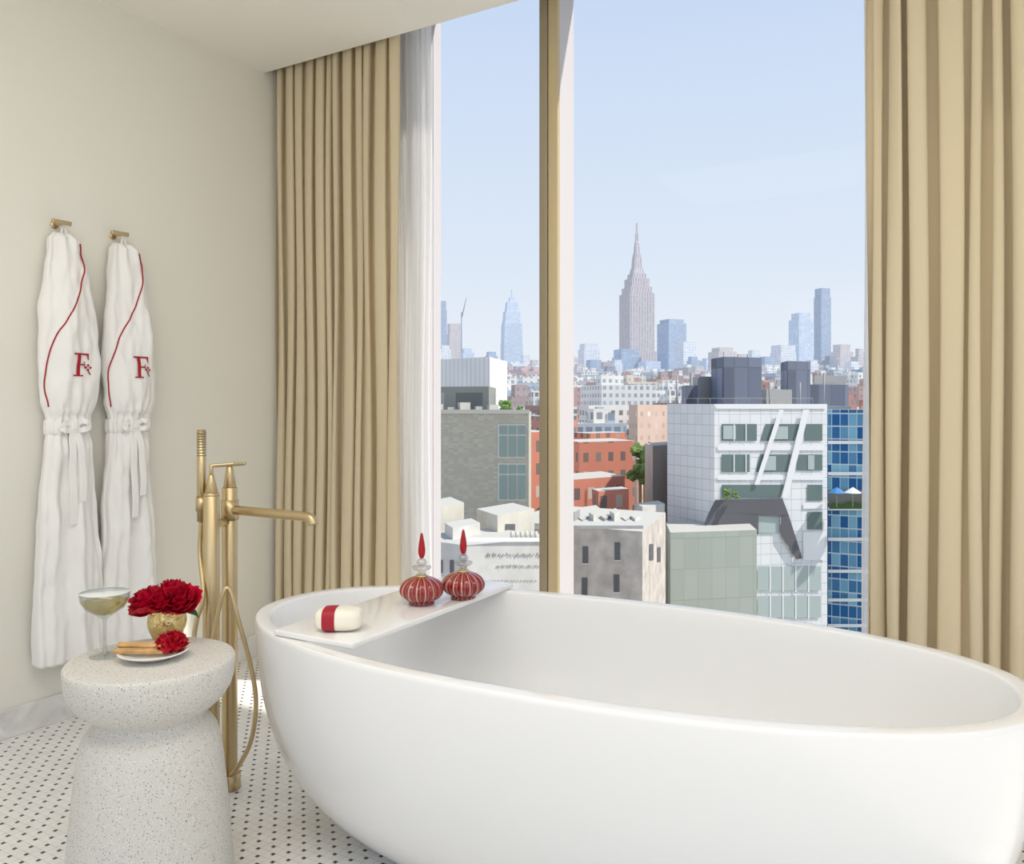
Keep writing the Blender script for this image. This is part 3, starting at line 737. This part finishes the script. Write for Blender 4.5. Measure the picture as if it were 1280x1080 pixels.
for x in (624,635.5,647):
    for y0,y1 in ((532,543),(545,571),(581,592),(594,624)): g.append(R_(x,y0,x+10,y1))
fpoly('window_glass_panes',gL,gC,g,mat('gb_glass',C(146,162,156),.15),.1,gb)
fpoly('parapet',gL,gC,[R_(440,512,662,517)],mat('parapet_stone',C(212,208,196),.8),.2,gb)
block('white_ribbed_building',[P(545,150),P(612,140),P(634,156)],GZ,Z(448,145),facade('white_ribbed_metal',C(232,232,230),C(204,206,208),1.1,30,.25,.98,.06,.6,C(212,212,214)))
M_stucco=mat('cream_stucco',C(208,203,190),.9,var=.15,vscale=.6); M_whitew=mat('white_painted_brick',C(208,205,199),.9,var=.15,vscale=.8)
sw=empty('sign_painted_building',(0,0,0))
sL,sC,sR=P(500,60),P(583,56),P(700,60)
block('body',[sL,sC,sR],GZ,Z(676,58),M_whitew,parent=sw)
block('bulkhead_1',[P(596,66),P(622,62),P(668,66)],-12,Z(640,64),M_stucco,parent=sw)
block('bulkhead_2',[P(525,66),P(541,62),P(580,66)],-12,Z(632,64),M_stucco,parent=sw)
block('bulkhead_3',[P(556,61),P(566,58.5),P(600,61)],-10,Z(656,60),M_whitew,parent=sw)
fpoly('bulkhead_door',P(622,62),P(668,66),[R_(632,655,644,672)],M_dark,.05,sw)
fpoly('roof_coping',sC,sR,[R_(584,672,699,677)],M_sl,.15,sw)
fpoly('side_windows',sL,sC,[R_(548,700,553,716),R_(562,700,567,716),R_(548,728,553,744),R_(562,728,567,744)],M_dark,.05,sw)
for i in range(6):
    q=P(640+i*6,59); revolve('chimney_pot_%d'%i,[(0,0),(.14,0),(.12,.7),(0,.7)],M_stucco,10,sw,(q.x,q.y,Z(677,59)))
Rn=random.Random(4); M_sign=mat('sign_paint',C(128,124,124),.9)
for li,(y,x0,x1) in enumerate(((694,608,674),(708,620,672),(726,598,672))):
    x=x0;k=0
    while x<x1:
        w=Rn.uniform(4,9) if li<2 else Rn.uniform(1.5,3); pts=[]
        for j in range(7):
            pts.append(face_pt(sC,sR,x+w*j/6,y+(2.4*math.sin(j*1.9+k)+Rn.uniform(-.8,.8))*(1-.35*li),.05))
        sweep('script_%d_%d'%(li,k),pts,.017 if li<2 else .012,M_sign,sw,5,sub=4)
        x+=w+Rn.uniform(1.2,2.5);k+=1
f_rb=facade('red_brick_near',C(208,130,104),C(112,92,86),2.6,3.1,.42,.5,.03,.9,C(206,190,172))
block('red_brick_apartment',[P(700,150),P(724,140),P(793,146)],GZ,Z(552,142),f_rb)
block('red_brick_penthouse',[P(716,168),P(735,162),P(783,168)],-8,Z(541,165),f_rb)
block('red_brick_apartment.001',[P(690,120),P(716,112),P(781,118)],GZ,Z(598,114),f_rb)
block('red_brick_apartment.002',[P(628,122),P(652,114),P(690,118)],GZ,Z(540,116),f_rb)
block('white_apartment_building',[P(724,260),P(736,250),P(795,258)],GZ,Z(507,254),facade('white_apartment',C(230,227,221),C(120,116,118),2.9,3.0,.5,.5,.06))
block('pink_stone_building',[P(786,250),P(797,240),P(836,250)],GZ,Z(506,245),facade('pink_stone',C(216,188,168),C(186,156,142),3.4,3.4,.35,.4,.06))
block('taupe_side_building',[P(806,126),P(816,118),P(850,124)],GZ,Z(556,121),mat('taupe_stucco',C(190,180,170),.9,var=.12,vscale=.4))
block('red_brick_building',[P(655,190),P(680,180),P(722,190)],GZ,Z(520,185),pal(.09)[0])
block('rooftop_white_bulkhead',[P(795,98),P(803,95),P(831,98)],GZ,Z(632,96),M_whitew)
block('rooftop_white_bulkhead.001',[P(716,90),P(722,86),P(752,89)],GZ,Z(640,87),M_whitew)
block('rooftop_red_bulkhead',[P(740,106),P(748,103),P(786,106)],GZ,Z(613,104),f_rb)
nb=empty('weathered_brick_building',(0,0,0))
nL,nC,nR=P(640,74),P(803,68),P(832,80)
f_nb=mat('weathered_brick',C(206,196,186),.95,var=.28,vscale=.9)
block('body',[nL,nC,nR],GZ,Z(660,70),f_nb,parent=nb)
fpoly('windows',nL,nC,[R_(728,683,735,704),R_(768,678,775,700),R_(727,722,734,744),R_(767,718,774,740)],M_dark,.05,nb)
fpoly('window_sills',nL,nC,[R_(726,704,737,706),R_(766,700,777,702),R_(725,744,736,746),R_(765,740,776,742),R_(640,657,804,661)],M_whitew,.12,nb)
fpoly('side_windows',nC,nR,[R_(812,680,817,700),R_(822,684,826,702)],M_dark,.05,nb)
for i,(x,y) in enumerate(((728,650),(742,644),(756,648),(768,642),(782,650),(794,648),(718,640))):
    block('roof_unit_%d'%i,[P(x-6,76),P(x,74),P(x+7,76)],Z(664,74),Z(y,74),M_whitew if i%2 else M_mech2,parent=nb)
def tree(name,px,py,D,r,seed,parent=None):
    Rn=random.Random(seed); e=parent or empty(name,(0,0,0)); q=P(px,D); z=Z(py,D)
    if not parent: sweep('trunk',[(q.x,q.y,GZ),(q.x,q.y,z)],.3,M_stick,e,8,curve=False)
    bm=bmesh.new()
    for i in range(16):
        c=Vector((q.x+Rn.uniform(-r,r)*.7,q.y+Rn.uniform(-r,r)*.7,z+Rn.uniform(-r,r)*.9)); 
        bmesh.ops.create_icosphere(bm,subdivisions=2,radius=r*Rn.uniform(.3,.5),matrix=Matrix.Translation(c))
    for v in bm.verts: v.co+=Vector([noise.noise(v.co*1.8+Vector((k*9,0,0)))*r*.25 for k in range(3)])
    me=bpy.data.meshes.new('crown'); bm.to_mesh(me); bm.free(); me.materials.append(M_tree); o=bpy.data.objects.new('crown' if not parent else 'planting',me); S.collection.objects.link(o); o.parent=e
M_tree=mat('tree_foliage',C(122,150,84),.9,var=.4,vscale=.8)
tree('street_tree',806,572,135,2.0,1); tree('street_tree.001',800,592,130,1.8,2); tree('s',908,617,95.5,.5,3,wb); tree('s',920,619,95.5,.35,8,wb); tree('s',632,510,81,.6,4,gb); tree('s',650,513,81,.4,6,gb)

# ================================================================= LIGHT
w=bpy.data.worlds.new('sky_world'); S.world=w; w.use_nodes=True; t=w.node_tree
bg=t.nodes['Background']; tc=t.nodes.new('ShaderNodeTexCoord'); sp=t.nodes.new('ShaderNodeSeparateXYZ'); t.links.new(tc.outputs['Generated'],sp.inputs[0])
cr=t.nodes.new('ShaderNodeValToRGB'); e=cr.color_ramp.elements
e[0].position=0; e[0].color=C(214,212,208); e[1].position=1; e[1].color=C(164,192,230)
for p_,c in ((.49,C(222,222,220)),(.505,C(230,234,239)),(.58,C(216,226,239)),(.72,C(194,211,236))):
    k=e.new(p_); k.color=c
t.links.new(math_n(t,'MULTIPLY_ADD',sp.outputs[2],.5,.5),cr.inputs[0]); t.links.new(cr.outputs[0],bg.inputs[0]); bg.inputs[1].default_value=1.1
def sun(d,st,ang=1.0):
    l=bpy.data.lights.new('sun','SUN'); l.energy=st; l.angle=math.radians(ang); l.color=(1,.95,.86)
    o=bpy.data.objects.new('sun',l); S.collection.objects.link(o); o.rotation_euler=Vector(d).to_track_quat('Z','Y').to_euler(); return o
el=math.radians(52); az=math.radians(66)
sun((math.sin(az)*math.cos(el),math.cos(az)*math.cos(el),math.sin(el)),5.0)
def area(name,loc,sx,sy,e_,rot=(0,0,0),col=(1,.955,.885)):
    l=bpy.data.lights.new(name,'AREA'); l.shape='RECTANGLE'; l.size=sx; l.size_y=sy; l.energy=e_; l.color=col
    o=bpy.data.objects.new(name,l); S.collection.objects.link(o); o.location=loc; o.rotation_euler=rot
area('overhead_fill',(-1.2,.5,2.66),1.8,1.0,21)  # unseen fill lamp added under the ceiling to brighten the room
area('overhead_fill.001',(.8,.8,2.66),1.5,1.2,15)  # second added overhead fill, out of view
area('rear_fill',(-.3,-1.1,1.8),3.0,1.0,14,(math.radians(130),0,math.radians(8)))  # fill lamp added behind the camera to lift room and ceiling
# ================================================================= CAMERA
cd=bpy.data.cameras.new('camera'); cam=bpy.data.objects.new('camera',cd); S.collection.objects.link(cam)
cam.location=(0,0,CAMZ); cam.rotation_euler=(math.pi/2,0,YAW); cd.sensor_width=36; cd.lens=F/1280*36; cd.shift_y=-(540-HOR)/1280; cd.clip_start=.05; cd.clip_end=10000
S.camera=cam
